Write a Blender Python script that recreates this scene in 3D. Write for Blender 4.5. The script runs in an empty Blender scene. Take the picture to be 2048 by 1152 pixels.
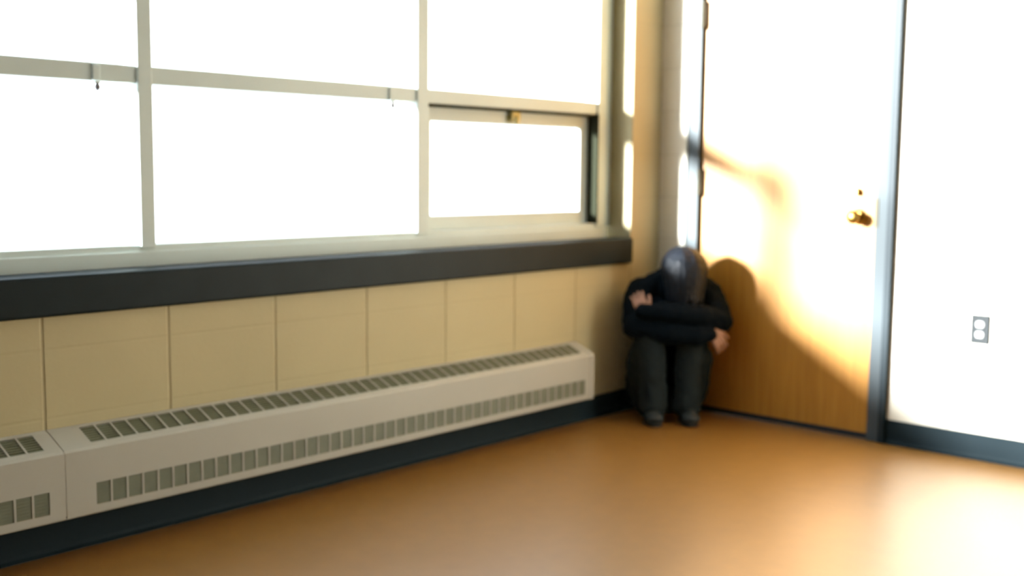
import bpy, bmesh, math, random
from mathutils import Vector, Matrix, noise
random.seed(4)
S = bpy.context.scene
C = S.collection

# ---------------------------------------------------------------- camera
cam_d = bpy.data.cameras.new('camera'); cam = bpy.data.objects.new('camera', cam_d); C.objects.link(cam)
cr = Vector((0.67414442, -0.73853579, 0.00970475)); cu = Vector((0.07178047, 0.07858797, 0.99431961)); cf = Vector((0.7351033, 0.66961841, -0.10599208))
M = Matrix((( cr.x, cu.x, -cf.x, -4.54170), (cr.y, cu.y, -cf.y, -3.17074), (cr.z, cu.z, -cf.z, 1.14706), (0, 0, 0, 1)))
cam.matrix_world = M
cam_d.sensor_width = 36.0; cam_d.lens = 36.0*2248.5/2048.0
cam_d.clip_start = 0.05; cam_d.clip_end = 400
cam_d.dof.use_dof = True; cam_d.dof.focus_distance = 2.5; cam_d.dof.aperture_fstop = 1.9
S.camera = cam
# ---------------------------------------------------------------- sky, sun, exposure
W = bpy.data.worlds.new('sky'); S.world = W; W.use_nodes = True
nt = W.node_tree; bgn = nt.nodes['Background']
tc = nt.nodes.new('ShaderNodeTexCoord'); sx = nt.nodes.new('ShaderNodeSeparateXYZ'); rp = nt.nodes.new('ShaderNodeValToRGB')
nt.links.new(tc.outputs['Generated'], sx.inputs[0]); nt.links.new(sx.outputs[2], rp.inputs[0]); nt.links.new(rp.outputs[0], bgn.inputs[0])
rp.color_ramp.elements[0].position = 0.0; rp.color_ramp.elements[0].color = (1.0, 1.0, 1.0, 1)
rp.color_ramp.elements[1].position = 0.8; rp.color_ramp.elements[1].color = (0.72, 0.82, 1.0, 1)
bgn.inputs[1].default_value = 4.0
sun_d = bpy.data.lights.new('sun', 'SUN'); sun = bpy.data.objects.new('sun', sun_d); C.objects.link(sun)
sun_d.energy = 46.0; sun_d.angle = math.radians(8.5); sun_d.color = (0.97, 0.975, 1.0)
sun.rotation_euler = Vector((1.0, -0.55, -0.245)).to_track_quat('-Z', 'Y').to_euler(); sun.location = (-8, 5, 3)
vs = S.view_settings
vs.view_transform = 'Standard'; vs.look = 'None'; vs.gamma = 1.0; vs.use_curve_mapping = False; vs.exposure = 0.0
S.cycles.max_bounces = 10; S.cycles.diffuse_bounces = 7; S.cycles.glossy_bounces = 4; S.cycles.transparent_max_bounces = 12
S.cycles.use_denoising = True

# ---------------------------------------------------------------- materials
def mat(name, col, rough=0.5, metal=0.0, spec=0.5, bump=0.0, bscale=40.0, var=0.0, vscale=3.0, stretch=(1, 1, 1)):
    m = bpy.data.materials.new(name); m.use_nodes = True
    n = m.node_tree.nodes; l = m.node_tree.links; b = n['Principled BSDF']
    b.inputs['Base Color'].default_value = (*col, 1); b.inputs['Roughness'].default_value = rough
    b.inputs['Metallic'].default_value = metal; b.inputs['Specular IOR Level'].default_value = spec
    t = n.new('ShaderNodeTexCoord'); mp = n.new('ShaderNodeMapping'); l.new(t.outputs['Object'], mp.inputs[0]); mp.inputs['Scale'].default_value = stretch
    if var:
        z = n.new('ShaderNodeTexNoise'); z.inputs['Scale'].default_value = vscale; z.inputs['Detail'].default_value = 5
        l.new(mp.outputs[0], z.inputs[0])
        r = n.new('ShaderNodeMapRange'); r.inputs[1].default_value = .25; r.inputs[2].default_value = .75; r.inputs[3].default_value = 1-var; r.inputs[4].default_value = 1+var
        l.new(z.outputs[0], r.inputs[0])
        x = n.new('ShaderNodeMix'); x.data_type = 'RGBA'; x.blend_type = 'MULTIPLY'; x.inputs[0].default_value = 1
        x.inputs[6].default_value = (*col, 1); l.new(r.outputs[0], x.inputs[7]); l.new(x.outputs[2], b.inputs['Base Color'])
    if bump:
        z = n.new('ShaderNodeTexNoise'); z.inputs['Scale'].default_value = bscale; z.inputs['Detail'].default_value = 4
        l.new(mp.outputs[0], z.inputs[0])
        u = n.new('ShaderNodeBump'); u.inputs['Strength'].default_value = bump; u.inputs['Distance'].default_value = .01
        l.new(z.outputs[0], u.inputs['Height']); l.new(u.outputs[0], b.inputs['Normal'])
    return m

def block_mat(name, col, axis, off, hk=.3):
    """painted concrete block in stack bond: joints every 16 in along the wall and 8 in up"""
    m = mat(name, col, .55, 0, .3)
    n = m.node_tree.nodes; l = m.node_tree.links; b = n['Principled BSDF']
    t = n.new('ShaderNodeTexCoord'); s = n.new('ShaderNodeSeparateXYZ'); l.new(t.outputs['Object'], s.inputs[0])
    def mth(op, a, bb=None, c=None):
        q = n.new('ShaderNodeMath'); q.operation = op
        for i, v in enumerate((a, bb, c)):
            if v is None: continue
            if isinstance(v, (int, float)): q.inputs[i].default_value = v
            else: l.new(v, q.inputs[i])
        return q.outputs[0]
    def line(src, o, per, wd):
        f = mth('PINGPONG', mth('SUBTRACT', src, o), per/2)     # 0 at joints
        r = n.new('ShaderNodeMapRange'); r.interpolation_type = 'SMOOTHSTEP'
        r.inputs[1].default_value = wd*.3; r.inputs[2].default_value = wd; r.inputs[3].default_value = 1; r.inputs[4].default_value = 0
        l.new(f, r.inputs[0]); return r.outputs[0]
    v = line(s.outputs[axis], off, .4064, .0065); h = line(s.outputs[2], 0.0, .2032, .006)
    hh = mth('MULTIPLY', h, hk); j = mth('MAXIMUM', v, hh)
    z = n.new('ShaderNodeTexNoise'); z.inputs['Scale'].default_value = 55; z.inputs['Detail'].default_value = 5; l.new(t.outputs['Object'], z.inputs[0])
    hgt = mth('ADD', mth('MULTIPLY', j, -1.0), mth('MULTIPLY', z.outputs[0], .18))
    u = n.new('ShaderNodeBump'); u.inputs['Strength'].default_value = .7; u.inputs['Distance'].default_value = .004
    l.new(hgt, u.inputs['Height']); l.new(u.outputs[0], b.inputs['Normal'])
    z2 = n.new('ShaderNodeTexNoise'); z2.inputs['Scale'].default_value = 2.0; z2.inputs['Detail'].default_value = 6; l.new(t.outputs['Object'], z2.inputs[0])
    fac = mth('MULTIPLY', j, .42)
    x = n.new('ShaderNodeMix'); x.data_type = 'RGBA'; x.inputs[6].default_value = (*col, 1); x.inputs[7].default_value = (col[0]*.45, col[1]*.4, col[2]*.35, 1)
    l.new(fac, x.inputs[0])
    y = n.new('ShaderNodeMix'); y.data_type = 'RGBA'; y.blend_type = 'MULTIPLY'; y.inputs[0].default_value = 1
    r = n.new('ShaderNodeMapRange'); r.inputs[1].default_value = .3; r.inputs[2].default_value = .7; r.inputs[3].default_value = .95; r.inputs[4].default_value = 1.04
    l.new(z2.outputs[0], r.inputs[0]); l.new(x.outputs[2], y.inputs[6]); l.new(r.outputs[0], y.inputs[7]); l.new(y.outputs[2], b.inputs['Base Color'])
    return m

CREAM = (.51, .445, .265)
M_blockx = block_mat('cream_painted_block_along', CREAM, 0, -3.078, .16)
M_blocky = block_mat('off_white_painted_block_across', (.76, .72, .61), 1, -1.047, .35)
M_rear = mat('tan_rear_wall_paint', (.30, .27, .21), .7)
M_ceil = mat('ceiling_tile', (.42, .41, .39), .9, bump=.2)
M_floor = mat('orange_brown_linoleum', (.25, .115, .016), .38, 0, .5, bump=.03, bscale=7, var=.07, vscale=14)
M_floor.node_tree.nodes['Principled BSDF'].inputs['IOR'].default_value = 2.0
M_frame = mat('window_frame_paint', (.58, .66, .64), .45, var=.04)
M_sill = mat('dark_slate_sill', (.008, .016, .019), .5, 0, .18, var=.15, vscale=8)
M_cove = mat('navy_rubber_cove', (.005, .016, .022), .7, 0, .25)
M_heat = mat('heater_enamel', (.44, .435, .385), .42, var=.03)
M_grille = mat('heater_grille_metal', (.145, .155, .105), .6, 0, var=.10, vscale=30)
M_fin = mat('heater_fin', (.25, .25, .22), .5, .6)
M_jamb = mat('grey_door_frame_enamel', (.055, .07, .078), .55, 0, .3)
M_trimd = mat('dark_teal_trim_shade', (.004, .014, .020), .5, 0, .3)
M_brass = mat('brass', (.34, .21, .05), .35, 1.0)
M_bronze = mat('aged_brass_hinge', (.05, .04, .014), .55, .2)
M_black = mat('black_gap', (.008, .01, .012), .6)
M_steel = mat('stainless_plate', (.030, .034, .036), .6, 0, .15)
M_white = mat('white_socket', (.35, .35, .34), .4)
M_latch = mat('grey_latch_metal', (.20, .19, .20), .4, .6)
M_latchb = mat('tarnished_brass_latch', (.36, .32, .14), .45, .5)
M_snow = mat('snow', (.85, .87, .9), .8, bump=.3, bscale=3)
# people
M_skin = mat('skin', (.44, .25, .18), .5, var=.06, vscale=60)
M_hair = mat('black_hair', (.005, .008, .014), .52, 0, .30, bump=.5, bscale=60, stretch=(1, 1, .08))
M_jacket = mat('black_jacket_cloth', (.0025, .006, .010), .85, 0, .08, bump=.25, bscale=30)
M_trouser = mat('dark_grey_trouser_cloth', (.017, .025, .028), .9, 0, .15, bump=.3, bscale=26)
M_shoe = mat('dark_shoe', (.014, .022, .024), .6, bump=.15)
M_sole = mat('shoe_sole', (.01, .012, .012), .7)

def wood_mat():
    m = mat('varnished_birch_veneer', (.52, .25, .05), .44, 0, .5)
    n = m.node_tree.nodes; l = m.node_tree.links; b = n['Principled BSDF']
    t = n.new('ShaderNodeTexCoord'); mp = n.new('ShaderNodeMapping'); l.new(t.outputs['Object'], mp.inputs[0]); mp.inputs['Scale'].default_value = (1, 26, 1.1)
    z = n.new('ShaderNodeTexNoise'); z.inputs['Scale'].default_value = 2.2; z.inputs['Detail'].default_value = 8; z.inputs['Distortion'].default_value = .6; l.new(mp.outputs[0], z.inputs[0])
    r = n.new('ShaderNodeValToRGB'); r.color_ramp.elements[0].position = .3; r.color_ramp.elements[1].position = .72
    r.color_ramp.elements[0].color = (.42, .175, .018, 1); r.color_ramp.elements[1].color = (.52, .245, .032, 1)
    l.new(z.outputs[0], r.inputs[0]); l.new(r.outputs[0], b.inputs['Base Color'])
    u = n.new('ShaderNodeBump'); u.inputs['Strength'].default_value = .12; u.inputs['Distance'].default_value = .002
    l.new(z.outputs[0], u.inputs['Height']); l.new(u.outputs[0], b.inputs['Normal'])
    return m
M_wood = wood_mat()

def glass_mat():
    m = bpy.data.materials.new('window_glass'); m.use_nodes = True
    n = m.node_tree.nodes; l = m.node_tree.links; n.remove(n['Principled BSDF'])
    tr = n.new('ShaderNodeBsdfTransparent'); tr.inputs[0].default_value = (.96, .98, .97, 1)
    gl = n.new('ShaderNodeBsdfGlossy'); gl.inputs['Roughness'].default_value = .02
    lw = n.new('ShaderNodeLayerWeight'); lw.inputs[0].default_value = .5
    pw = n.new('ShaderNodeMath'); pw.operation = 'POWER'; pw.inputs[1].default_value = 5; l.new(lw.outputs['Facing'], pw.inputs[0])
    mr = n.new('ShaderNodeMapRange'); mr.inputs[3].default_value = .03; mr.inputs[4].default_value = .7; l.new(pw.outputs[0], mr.inputs[0])
    mx = n.new('ShaderNodeMixShader'); l.new(mr.outputs[0], mx.inputs[0]); l.new(tr.outputs[0], mx.inputs[1]); l.new(gl.outputs[0], mx.inputs[2])
    l.new(mx.outputs[0], n['Material Output'].inputs[0])
    return m
M_glass = glass_mat()

# ---------------------------------------------------------------- helpers
def box(bm, x0, x1, y0, y1, z0, z1):
    x0, x1 = min(x0, x1), max(x0, x1); y0, y1 = min(y0, y1), max(y0, y1); z0, z1 = min(z0, z1), max(z0, z1)
    v = [bm.verts.new((x, y, z)) for x in (x0, x1) for y in (y0, y1) for z in (z0, z1)]
    for f in ((0, 1, 3, 2), (4, 6, 7, 5), (0, 4, 5, 1), (2, 3, 7, 6), (0, 2, 6, 4), (1, 5, 7, 3)):
        bm.faces.new([v[i] for i in f])
def boxes(*bs):
    bm = bmesh.new()
    for b in bs: box(bm, *b)
    return bm
def obj(name, bm, m, parent=None, bevel=0.0, smooth=False):
    me = bpy.data.meshes.new(name)
    bmesh.ops.recalc_face_normals(bm, faces=bm.faces[:]); bm.to_mesh(me); bm.free()
    me.materials.append(m)
    o = bpy.data.objects.new(name, me); C.objects.link(o)
    if parent: o.parent = parent
    if smooth:
        for p in me.polygons: p.use_smooth = True
    if bevel:
        b = o.modifiers.new('bevel', 'BEVEL'); b.width = bevel; b.segments = 2; b.limit_method = 'ANGLE'
    return o
def struct(o): o['kind'] = 'structure'; return o
def empty(name, loc=(0, 0, 0)):
    o = bpy.data.objects.new(name, None); C.objects.link(o); o.location = loc; o.empty_display_size = .1; return o
def root(name, label, cat, loc=(0, 0, 0), group=None):
    o = empty(name, loc); o['label'] = label; o['category'] = cat
    if group: o['group'] = group
    return o
def sweep(bm, prof, x0, x1):
    """extrude a closed (y,z) profile along x"""
    a = [bm.verts.new((x0, y, z)) for y, z in prof]; b = [bm.verts.new((x1, y, z)) for y, z in prof]; n = len(prof)
    for i in range(n): bm.faces.new((a[i], a[(i+1) % n], b[(i+1) % n], b[i]))
    bm.faces.new(a[::-1]); bm.faces.new(b)
def lathe(bm, prof, mat4, seg=24):
    """profile (r, h) around local z, transformed by mat4"""
    rings = []
    for r, h in prof:
        rings.append([bm.verts.new(mat4 @ Vector((r*math.cos(2*math.pi*k/seg), r*math.sin(2*math.pi*k/seg), h))) for k in range(seg)])
    for a, b in zip(rings, rings[1:]):
        for k in range(seg): bm.faces.new((a[k], a[(k+1) % seg], b[(k+1) % seg], b[k]))
    bm.faces.new(rings[0][::-1]); bm.faces.new(rings[-1])

# ================================================================ THE SETTING
XL, YF, ZC = -8.0, -7.5, 3.05           # room extents
WY = .12                                # inner face of the window frame
HEAD = 2.92
struct(obj('floor', boxes((XL-.2, .25, YF-.2, .25, -.1, 0)), M_floor))
struct(obj('ceiling', boxes((XL-.2, .25, YF-.2, .25, ZC, ZC+.1)), M_ceil))
struct(obj('wall_left', boxes((XL, 0, 0, .24, 0, .80), (-.233, 0, 0, .24, .80, HEAD), (XL, 0, 0, .24, HEAD, ZC)), M_blockx))
struct(obj('wall_right', boxes((0, .2, -.150, .24, 0, ZC), (0, .2, YF, -1.19, 0, ZC), (0, .2, -1.19, -.150, 2.21, ZC)), M_blocky))
struct(obj('wall_back', boxes((XL-.2, XL, YF, .24, 0, ZC)), M_rear))
struct(obj('wall_front', boxes((XL-.2, .2, YF-.2, YF, 0, ZC)), M_rear))
# cove base: upright strip with a curved toe
def cove(prof_dir, a, b):
    bm = bmesh.new()
    pr = [(0, 0), (0, .102), (-.0035, .102), (-.0045, .02), (-.008, .009), (-.018, .003), (-.019, 0)]
    if prof_dir == 'x': sweep(bm, pr, a, b)
    else:
        sweep(bm, pr, a, b)
        for v in bm.verts: v.co = Vector((v.co.y, v.co.x, v.co.z))
    return bm
struct(obj('baseboard_left', cove('x', XL, -.001), M_cove))
struct(obj('baseboard_right', cove('y', YF, -1.192), M_cove))
struct(obj('baseboard_corner', cove('y', -.150, -.02), M_cove))
# ground outside: snow-white yard
struct(obj('ground', boxes((-60, 40, .5, 90, -.9, -.6)), M_snow))

# window ---------------------------------------------------------
win = struct(empty('window_1', (-4.1, .16, .83)))
win0 = win.location.copy()
def wpart(name, bm, m=M_frame, bevel=.004, parent=None, smooth=False):
    o = obj(name, bm, m, None, bevel, smooth); p = parent or win
    o.parent = p; o.matrix_parent_inverse = Matrix.Translation(-win0) if p is win else Matrix.Identity(4)
    return o
FY0, FY1 = WY, .20
wpart('bottom_rail', boxes((XL, -.27, FY0-.012, FY1, .80, .872), (XL, -.27, FY0, FY1, .86, .892)))
wpart('top_rail', boxes((XL, -.27, FY0, FY1, 2.84, HEAD)))
wpart('end_jamb', boxes((-.352, -.283, FY0-.01, FY1, .875, 2.85), (-.287, -.262, FY0+.035, FY1, .875, 2.85), (-.262, -.233, FY0+.005, FY1, .875, 2.85)))
mull = [-1.468-1.199*k for k in range(6)]
for k, x in enumerate(mull):
    w = .031 if k == 0 else .026
    wpart('mullion', boxes((x-w, x+w, FY0-.008, FY1, .88, 2.85)))
edges = [-.352]+mull
for k in range(6):
    x1 = edges[k]-(0 if k == 0 else .026); x0 = edges[k+1]+.026
    wpart('transom', boxes((x0-.01, x1+.01, FY0, FY1, 1.400, 1.456)))
    wpart('pane', boxes((x0-.012, x1+.012, .176, .182, 1.45, 2.85)), M_glass, 0)
    if k:
        wpart('pane', boxes((x0-.012, x1+.012, .176, .182, .885, 1.41)), M_glass, 0)
        # catch of the upper light, hanging just below the transom
        cx = x1-.135
        lt = wpart('latch', boxes((cx-.012, cx+.012, FY0-.008, FY0+.002, 1.402, 1.45), (cx-.008, cx+.008, FY0-.014, FY0-.004, 1.392, 1.40)), M_frame, .002)
        bm = bmesh.new(); lathe(bm, [(.003, 0), (.0075, .006), (.0085, .013), (.005, .02), (.003, .026)], Matrix.Translation((cx, FY0-.010, 1.370)), 12)
        kn = obj('latch_knob', bm, M_latch, lt, 0, True)
# hopper sash in the end bay, set back in its opening
SY0, SY1 = .165, .20
sx0, sx1, sz0, sz1 = -1.437, -.352, .892, 1.400
s = wpart('hopper_sash', boxes((sx0, sx1, SY0, SY1, sz1-.066, sz1), (sx0, sx1, SY0, SY1, sz0-.01, sz0+.058),
        (sx0, sx0+.062, SY0+.001, SY1, sz0, sz1), (sx1-.066, sx1, SY0+.001, SY1, sz0, sz1)))
obj('sash_pane', boxes((sx0+.055, sx1-.055, .18, .186, sz0+.055, sz1-.055)), M_glass, s)
bm = boxes((-.93, -.845, SY0-.004, SY0, 1.345, 1.375), (-.915, -.86, SY0-.024, SY0-.002, 1.352, 1.392)); box(bm, -.895, -.88, SY0-.034, SY0-.02, 1.335, 1.37)
obj('sash_latch', bm, M_latchb, s, .002)
wpart('weather_strip_jamb_shade', boxes((sx0, sx1, .120, .164, sz1-.010, sz1-.001), (sx1-.008, sx1+.001, .106, .165, sz0, sz1)), mat('olive_weather_strip_shade', (.016, .018, .009), .8, 0, .1), 0)  # upper piece is seal; upright one paints the unlit jamb side dark

# sill
o = obj('window_sill', boxes((XL, -.235, -.022, .108, .706, .825)), M_sill, None, .009); struct(o); o.name = 'trim_1'

# door -------------------------------------------------------------
door = struct(empty('door_1', (0, -.66, 0)))
d0 = door.location.copy()
def dpart(name, bm, m, bevel=0.0, parent=None, smooth=False):
    o = obj(name, bm, m, None, bevel, smooth); o.parent = parent or door
    if parent is None: o.matrix_parent_inverse = Matrix.Translation(-d0)
    return o
DA, DB, DT = -.236, -1.106, 2.13
leaf = dpart('door_leaf', boxes((.004, .048, DB, DA, .022, DT)), M_wood, .002)
dpart('door_gap_shade', boxes((.0, .03, DB, DA, .002, .026)), M_black, .001)  # black strip stands in for the shaded gap under the leaf
# steel frame: stop, face and return
def jamb(a, b): return boxes((-.012, .16, a, b, 0, DT+.055))
dpart('hinge_jamb', boxes((-.020, .16, -.232, -.172, 0, 2.185), (-.006, .0, -.236, -.230, 0, 2.14)), M_jamb, .004)
dpart('strike_jamb', boxes((-.016, .16, -1.166, -1.110, 0, 2.185)), M_jamb, .004)
dpart('head_jamb', boxes((-.016, .16, -1.11, -.232, 2.135, 2.185)), M_jamb, .004)
dpart('outer_trim_shade', boxes((.045, .06, -.176, -.150, 0, 2.2), (-.024, .01, -1.192, -1.164, 0, 2.2), (.045, .06, -1.165, -.169, 2.184, 2.21)), M_trimd, .002)  # near-black trim colour also stands in for the shaded groove and return
dpart('door_stop', boxes((.05, .07, -.26, -.23, 0, DT), (.05, .07, -1.112, -1.08, 0, DT), (.05, .07, -1.1, -.24, DT-.02, DT+.01)), M_jamb)
for z in (.31, 1.09, 1.865):
    bm = bmesh.new()
    for k in range(5):
        lathe(bm, [(.0075, 0), (.0075, .021)], Matrix.Translation((-.020, -.234, z-.0575+k*.0232)), 12)
    lathe(bm, [(.002, 0), (.0085, .003), (.0085, .005)], Matrix.Translation((-.020, -.234, z-.065)), 12); lathe(bm, [(.0085, 0), (.0085, .002), (.002, .005)], Matrix.Translation((-.020, -.234, z+.06)), 12)
    box(bm, -.016, .003, -.246, -.234, z-.057, z+.057)
    dpart('hinge', bm, M_bronze)
dpart('strike_plate', boxes((-.0185, -.006, -1.124, -1.1095, .915, 1.035)), M_bronze, .001)
# door knob with rose, and a small deadbolt above
RX = Matrix.Rotation(-math.pi/2, 4, 'Y')     # local z -> world -x
bm = bmesh.new(); lathe(bm, [(.033, -.004), (.033, .004), (.028, .009), (.016, .012)], Matrix.Translation((.002, -1.03, .955)) @ RX, 28)
rose = dpart('door_knob', bm, M_brass, 0, None, True)
bm = bmesh.new(); lathe(bm, [(.013, 0), (.012, .02), (.020, .028), (.0275, .040), (.0285, .052), (.024, .062), (.012, .067), (.002, .068)], Matrix.Translation((-.006, -1.03, .955)) @ RX, 28)
dpart('knob_ball', bm, M_brass, 0, rose, True); bpy.data.objects['knob_ball'].name = 'knob'
bm = bmesh.new(); lathe(bm, [(.016, -.002), (.016, .005), (.012, .010), (.003, .011)], Matrix.Translation((.002, -1.025, 1.060)) @ RX, 20)
box(bm, -.024, -.006, -1.029, -1.021, 1.048, 1.072)
dpart('deadbolt', bm, M_brass)

# ================================================================ THINGS
# baseboard heater ---------------------------------------------------
ht = root('baseboard_heater', 'long off-white metal baseboard heater with two rows of square vents under the window', 'heater', (-1.86, -.06, .13))
h0 = ht.location.copy()
def hpart(name, bm, m, bevel=0.0, parent=None):
    o = obj(name, bm, m, None, bevel); o.parent = parent or ht
    if parent is None: o.matrix_parent_inverse = Matrix.Translation(-h0)
    return o
# profile of the cover as (y, z) going from the wall to the bottom lip; vent bands marked
prof = [(-.002, .372), (-.004, .374), (-.022, .370), (-.096, .3385), (-.114, .331), (-.1195, .324), (-.120, .222), (-.120, .156), (-.120, .134), (-.117, .130), (-.104, .129)]
TB, LB = 2, 6     # band between point i and i+1
def cover(xa, xb, v0, nv, pitch=.0508, w=.0445):
    """sheet-metal cover with real openings, thickened by solidify"""
    bm = bmesh.new()
    xs = [xa]
    for k in range(nv): xs += [v0+k*pitch, v0+k*pitch+w]
    xs = [x for x in xs if xa-1e-6 <= x <= xb+1e-6]; xs.append(xb)
    g = [[bm.verts.new((x, y, z)) for (y, z) in prof] for x in xs]
    for i in range(len(xs)-1):
        mid = .5*(xs[i]+xs[i+1]); k = (mid-v0)/pitch
        hole = 0 <= k < nv and (k-math.floor(k))*pitch < w
        for j in range(len(prof)-1):
            if hole and j in (TB, LB): continue
            bm.faces.new((g[i][j], g[i][j+1], g[i+1][j+1], g[i+1][j]))
    o = hpart('cover_panel', bm, M_heat)
    sd = o.modifiers.new('thick', 'SOLIDIFY'); sd.thickness = .0016; sd.offset = -1
    return o
def grille(xa, xb, parent):
    """ribbed metal behind the vents"""
    bm = bmesh.new()
    def slab(p, q, n, d0_, d1_):
        a = Vector((0, p[0], p[1])); b = Vector((0, q[0], q[1])); t = (b-a); nr = Vector((0, -t.z, t.y)).normalized()
        if nr.y > 0: nr = -nr
        rows = 7
        for r in range(rows):
            c0 = a+t*(r/rows); c1 = a+t*((r+.9)/rows)
            vs_ = []
            for x in (xa, xb):
                for c, dd in ((c0, d0_), (c1, d0_-.002), (c1, d1_), (c0, d1_)): 
                    pt = c-nr*dd; vs_.append(bm.verts.new((x, pt.y, pt.z)))
            for f in ((0, 1, 2, 3), (7, 6, 5, 4), (0, 4, 5, 1), (1, 5, 6, 2), (2, 6, 7, 3), (3, 7, 4, 0)): bm.faces.new([vs_[i] for i in f])
    slab(prof[2], prof[3], 7, .0035, .006); slab(prof[6], prof[7], 7, .0035, .006)
    return hpart('grille', bm, M_grille, 0)
c1 = cover(-3.078, -.665, -2.987, 45)
c2 = cover(-5.50, -3.081, -5.407, 45)
grille(-3.05, -.69, None); grille(-5.45, -3.105, None)
# end cap: folded box shape
bm = bmesh.new()
pp = [(-.001, .128), (-.001, .3735), (-.023, .3715), (-.115, .3325), (-.1215, .3255), (-.1215, .131), (-.118, .128)]
sweep(bm, pp, -.676, -.646)
hpart('end_cap', bm, M_heat, .002)
bm = bmesh.new(); box(bm, -3.0815, -3.0775, -.1185, -.01, .14, .329)
hpart('joint_strip', bm, M_heat)
hpart('back_plate', boxes((-5.5, -.65, -.004, -.001, .128, .365)), M_heat)
bm = bmesh.new(); lathe(bm, [(.012, 0), (.012, 4.7)], Matrix.Translation((-5.42, -.06, .215)) @ Matrix.Rotation(math.pi/2, 4, 'Y'), 12)
pipe = hpart('heating_pipe', bm, mat('copper_pipe', (.4, .18, .09), .4, 1.0))
bm = bmesh.new()
x = -5.3
while x < -.8:
    box(bm, x, x+.0012, -.092, -.026, .185, .250); x += .016
f = hpart('heating_fins', bm, M_fin); f['kind'] = 'stuff'

# outlet on the white wall -------------------------------------------
ot = root('wall_outlet', 'duplex power outlet with grey metal plate on the sunlit wall right of the door', 'outlet', (-.004, -1.562, .526))
bm = boxes((-.004, .0035, -.036, .036, -.058, .058))
pl = obj('cover_plate', bm, M_steel, ot, .0025)
for dz in (.0205, -.0205):
    bm = bmesh.new(); lathe(bm, [(.0175, 0), (.0175, .003), (.0165, .004)], Matrix.Translation((-.0035, 0, dz)) @ RX, 24)
    for v in bm.verts: v.co.z = dz+max(-.0135, min(.0135, v.co.z-dz))
    so = obj('socket', bm, M_white, ot)
    obj('socket_slots', boxes((-.0082, -.007, -.008, -.006, dz-.002, dz+.006), (-.0082, -.007, .006, .008, dz-.002, dz+.006), (-.0082, -.007, -.002, .002, dz-.009, dz-.0055)), M_black, so)
bm = bmesh.new(); lathe(bm, [(.003, 0), (.003, .0012), (.001, .0018)], Matrix.Translation((-.004, 0, 0)) @ RX, 12)
obj('screw', bm, M_steel, ot)

# ================================================================ PERSON
# local frame: +x = forward (out of the corner), +y = the person's own left (to the right in view), z up
pr = root('person', 'person in black jacket and grey trousers crouched in the corner, head bowed on folded arms', 'person', (-.02, -.02, 0))
pr.location = (0, 0, 0); pr.rotation_euler = (0, 0, math.radians(-135))
# (k,l,z) -> local: x=k, y=l ; rotation -135deg maps +x to (-.707,-.707) and +y to (.707,-.707)

def capsule(bm, a, b, ra, rb, seg=16, flat=None):
    """tapered capsule from a to b (flat=(axis, factor) squashes the section)"""
    a = Vector(a); b = Vector(b); d = b-a; L = d.length
    q = d.to_track_quat('Z', 'Y').to_matrix().to_4x4() if L > 1e-6 else Matrix.Identity(4)
    pr_ = []
    n = 6
    for i in range(n+1):
        t = -math.pi/2+math.pi/2*i/n; pr_.append((max(ra*math.cos(t), 1e-4), ra*math.sin(t)))
    for i in range(n+1):
        t = math.pi/2*i/n; pr_.append((max(rb*math.cos(t), 1e-4), L+rb*math.sin(t)))
    lathe(bm, pr_, Matrix.Translation(a) @ q, seg)
def ell(bm, c, r, rot=(0, 0, 0), seg=20):
    from mathutils import Euler
    m = Matrix.Translation(c) @ Euler([math.radians(v) for v in rot]).to_matrix().to_4x4() @ Matrix.Diagonal((r[0], r[1], r[2], 1))
    bmesh.ops.create_uvsphere(bm, u_segments=seg, v_segments=seg//2+2, radius=1, matrix=m)
def chain(bm, pts):
    for (p, r), (q, s_) in zip(pts, pts[1:]): capsule(bm, p, q, r, s_)
def organic(name, bm, m, parent, vox, smooth=4, disp=0.0, dscale=.1, seed=0):
    o = obj(name, bm, m, parent, 0, True)
    r = o.modifiers.new('remesh', 'REMESH'); r.mode = 'VOXEL'; r.voxel_size = vox; r.use_smooth_shade = True
    if smooth:
        s_ = o.modifiers.new('smooth', 'SMOOTH'); s_.iterations = smooth; s_.factor = .5
    if disp:
        t = bpy.data.textures.new(name+'_folds', 'CLOUDS'); t.noise_scale = dscale; t.noise_depth = 2
        d_ = o.modifiers.new('folds', 'DISPLACE'); d_.texture = t; d_.strength = disp; d_.mid_level = .5; d_.texture_coords = 'LOCAL'
    return o

# joints
hipR, hipL = (.255, -.085, .105), (.250, .100, .105)
kneeR, kneeL = (.425, -.105, .400), (.425, .085, .400)
ankR, ankL = (.435, -.090, .085), (.430, .070, .085)
shR, shL = (.270, -.125, .575), (.305, .185, .570)
elR, elL = (.420, -.175, .435), (.430, .215, .465)
wrR, wrL = (.485, .155, .415), (.475, -.100, .515)
pelvis, waist, chest, neckb, headc = (.235, .015, .115), (.21, .015, .30), (.235, .025, .48), (.28, .04, .60), (.365, .060, .675)

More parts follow.
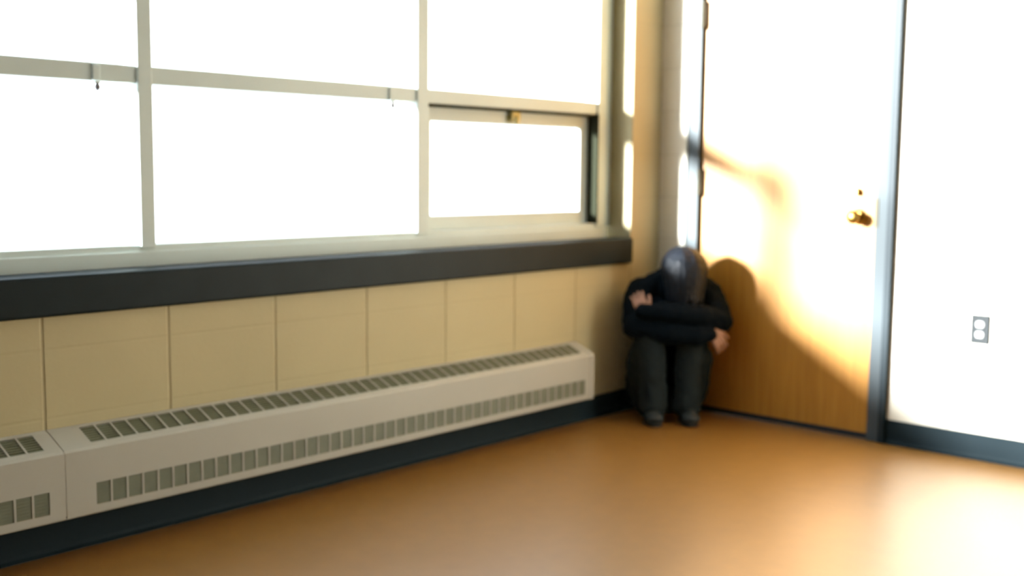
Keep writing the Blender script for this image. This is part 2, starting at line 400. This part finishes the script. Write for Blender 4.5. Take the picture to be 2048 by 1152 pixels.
def hand(bm, wrist, d, nrm, thumb_side, curl=28, k=.88):
    """wrist position, pointing direction, palm normal (fingers curl towards it); palm, five fingers"""
    w = Vector(wrist); d = Vector(d).normalized(); n = Vector(nrm); n = (n-d*n.dot(d)).normalized(); s_ = d.cross(n)*thumb_side
    for off in (-.028, -.0095, .0095, .028):
        capsule(bm, w+s_*off*.55*k, w+(d*.072+s_*off)*k, .013*k, .0115*k)
    capsule(bm, w+(s_*.02+d*.01)*k, w+(d*.045+s_*.026+n*.006)*k, .014*k, .013*k)
    lens = [(.028, (.032, .021, .018)), (.0095, (.037, .025, .020)), (-.0095, (.034, .023, .019)), (-.028, (.027, .018, .016))]
    for off, ls in lens:
        p = w+(d*.076+s_*off)*k; ang = math.radians(curl*.5+random.uniform(-3, 3)); r = .0079*k
        for L in ls:
            dd = d*math.cos(ang)+n*math.sin(ang)+s_*(off*4.0); q = p+dd.normalized()*L*k
            capsule(bm, p, q, r, r*.92, 12); p = q; r *= .93; ang += math.radians(curl)
    p = w+(d*.022+s_*.030)*k
    for L, a1, r in ((.035, 38, .0115), (.028, 22, .0100), (.022, 12, .0088)):
        dd = d*math.cos(math.radians(a1))+s_*math.sin(math.radians(a1))+n*.35; q = p+dd.normalized()*L*k
        capsule(bm, p, q, r*k, r*.93*k, 12); p = q

# ---- body (one continuous surface)
bm = bmesh.new()
chain(bm, [(pelvis, .085), (waist, .08), (chest, .085), (neckb, .05)])
capsule(bm, (.265, -.09, .545), (.29, .15, .54), .04, .04)
for hp, kn, an, ft in ((hipR, kneeR, ankR, (.49, -.092, .036)), (hipL, kneeL, ankL, (.485, .072, .036))):
    chain(bm, [(hp, .07), (kn, .040), ((an[0], an[1], .28), .040), (an, .030)]); chain(bm, [((an[0]-.01, an[1], .045), .028), (ft, .020)])
chain(bm, [((shR[0], shR[1], shR[2]-.03), .036), (elR, .030), (wrR, .020)]); chain(bm, [((shL[0], shL[1], shL[2]-.03), .036), (elL, .030), (wrL, .020)])
chain(bm, [(neckb, .05), ((.30, .045, .655), .048)])
# head bowed forward: crown up, face turned down to the forearms
H = Vector(headc)
ell(bm, H, (.092, .073, .095), (0, 20, 0))
ell(bm, H+Vector((.017, 0, -.05)), (.062, .058, .068), (0, 30, 0))               # face and jaw
ell(bm, H+Vector((.077, 0, -.047)), (.016, .012, .022), (0, 55, 0))              # nose
ell(bm, H+Vector((.065, 0, -.013)), (.020, .045, .014), (0, 55, 0))              # brow
for dx, dz in ((.057, -.075), (.049, -.085)): ell(bm, H+Vector((dx, 0, dz)), (.010, .021, .008), (0, 50, 0))   # lips
ell(bm, H+Vector((.033, 0, -.103)), (.022, .024, .018))                          # chin
for sgn in (-1, 1):
    ell(bm, H+Vector((-.010, sgn*.074, -.03)), (.018, .008, .028), (0, 30, 0))   # ears
    ell(bm, H+Vector((.069, sgn*.027, -.033)), (.010, .013, .009), (0, 50, 0))   # closed eyes
# right hand folds down over the left elbow, left hand holds the right upper arm
hand(bm, (.487, .168, .420), (-.15, .55, -.75), (-1, -.2, -.2), 1, curl=34)
hand(bm, (.464, -.142, .500), (-.30, -.30, .90), (-1, .1, -.1), -1, curl=30, k=.80)
body = organic('body', bm, M_skin, pr, .0028, 1)

# ---- clothing
bm = bmesh.new()      # jacket
chain(bm, [((.225, .015, .11), .105), ((.200, .015, .30), .105), ((.225, .025, .46), .115), ((.255, .035, .56), .090), ((.285, .045, .615), .066)])
capsule(bm, (.255, -.095, .555), (.290, .155, .550), .068, .068)
capsule(bm, (.30, -.07, .50), (.31, .13, .50), .08, .08)
chain(bm, [((.275, -.122, .575), .074), ((.35, -.158, .52), .064), (elR, .056), ((.48, -.02, .412), .052), ((.492, .10, .405), .048), ((.488, .150, .412), .036)])
chain(bm, [((.310, .182, .565), .072), ((.37, .205, .52), .062), (elL, .056), ((.475, .10, .495), .050), ((.485, -.02, .512), .046), ((.468, -.142, .512), .036)])
capsule(bm, (.23, -.10, .28), (.275, -.165, .09), .05, .034)
capsule(bm, (.25, -.06, .12), (.25, .08, .12), .095, .095)
ell(bm, (.315, .045, .60), (.085, .115, .070)); capsule(bm, (.29, .03, .655), (.29, -.105, .590), .066, .062); capsule(bm, (.295, .075, .655), (.32, .172, .582), .070, .064)
ell(bm, (.42, .03, .47), (.08, .15, .06))            # bunched cloth between chest, knees and arms
organic('jacket', bm, M_jacket, pr, .006, 2, .018, .04)
bm = bmesh.new()      # trousers, wide legged
for hp, kn, an, sg in ((hipR, kneeR, ankR, -1), (hipL, kneeL, ankL, 1)):
    chain(bm, [((hp[0], hp[1]+sg*.005, .108), .100), ((.335, hp[1]+sg*.025, .27), .082), ((kn[0]-.0, kn[1], kn[2]-.01), .064), ((an[0]+.005, an[1], .26), .060), ((an[0]+.006, an[1], .13), .063), ((an[0]+.008, an[1], .075), .066)])
capsule(bm, (.25, -.07, .105), (.25, .09, .105), .10, .10)
organic('trousers', bm, M_trouser, pr, .0065, 3, .016, .05)
for an, sg in ((ankR, -1), (ankL, 1)):
    bm = bmesh.new()
    y = an[1]
    chain(bm, [((.405, y, .046), .044), ((.45, y, .052), .042), ((.495, y+sg*.004, .036), .034), ((.520, y+sg*.004, .033), .031)])
    ell(bm, (.515, y+sg*.003, .032), (.042, .044, .028))
    for v in bm.verts: v.co.z = max(v.co.z, .008)
    sh = organic('shoe', bm, M_shoe, pr, .004, 4)
    bm = bmesh.new()
    pts = []
    for i in range(40):
        t = 2*math.pi*i/40; pts.append((.458+.104*math.cos(t), y+sg*.002+(.040+.006*math.cos(t))*math.copysign(abs(math.sin(t))**.8, math.sin(t))))
    a = [bm.verts.new((px, py, 0.0005)) for px, py in pts]; b = [bm.verts.new((px, py, .016)) for px, py in pts]
    for i in range(40): bm.faces.new((a[i], a[(i+1) % 40], b[(i+1) % 40], b[i]))
    bm.faces.new(a[::-1]); bm.faces.new(b)
    so = obj('sole', bm, M_sole, sh, .003)
# ---- hair: cap with locks falling over the face and sides
bm = bmesh.new()
ell(bm, (.352, .060, .688), (.110, .100, .106), (0, 20, 0))
ell(bm, (.315, .055, .665), (.080, .086, .086))
rnd = random.Random(7)
# locks fall from a parting on the person's right side of the crown
for i in range(54):
    a0 = -2.3+4.6*i/53.0                                # angle round the head, 0 = forward
    cx, cy = .357, .060
    drop = .13+.04*rnd.random()-(.03 if abs(a0) > 1.5 else 0)
    pts = []
    r0 = .010+.004*rnd.random(); wob = rnd.uniform(-.05, .05)
    for q in range(10):
        t = q/9.0
        if t < .6:
            ph = t/.6*1.5; rr = math.sin(ph); hz = math.cos(ph)
            pts.append(((cx-.005+.104*rr*math.cos(a0+wob*t), cy-.012*(1-rr)+.094*rr*math.sin(a0+wob*t), .690+.095*hz), r0+.003))
        else:
            u = (t-.6)/.4
            pts.append(((cx+(.104+.008*u)*math.cos(a0+wob), cy+(.094-.014*u)*math.sin(a0+wob), .696-drop*u), (r0+.002)*(1-.55*u)))
    chain(bm, pts)
organic('hair', bm, M_hair, pr, .0036, 1, .006, .02)
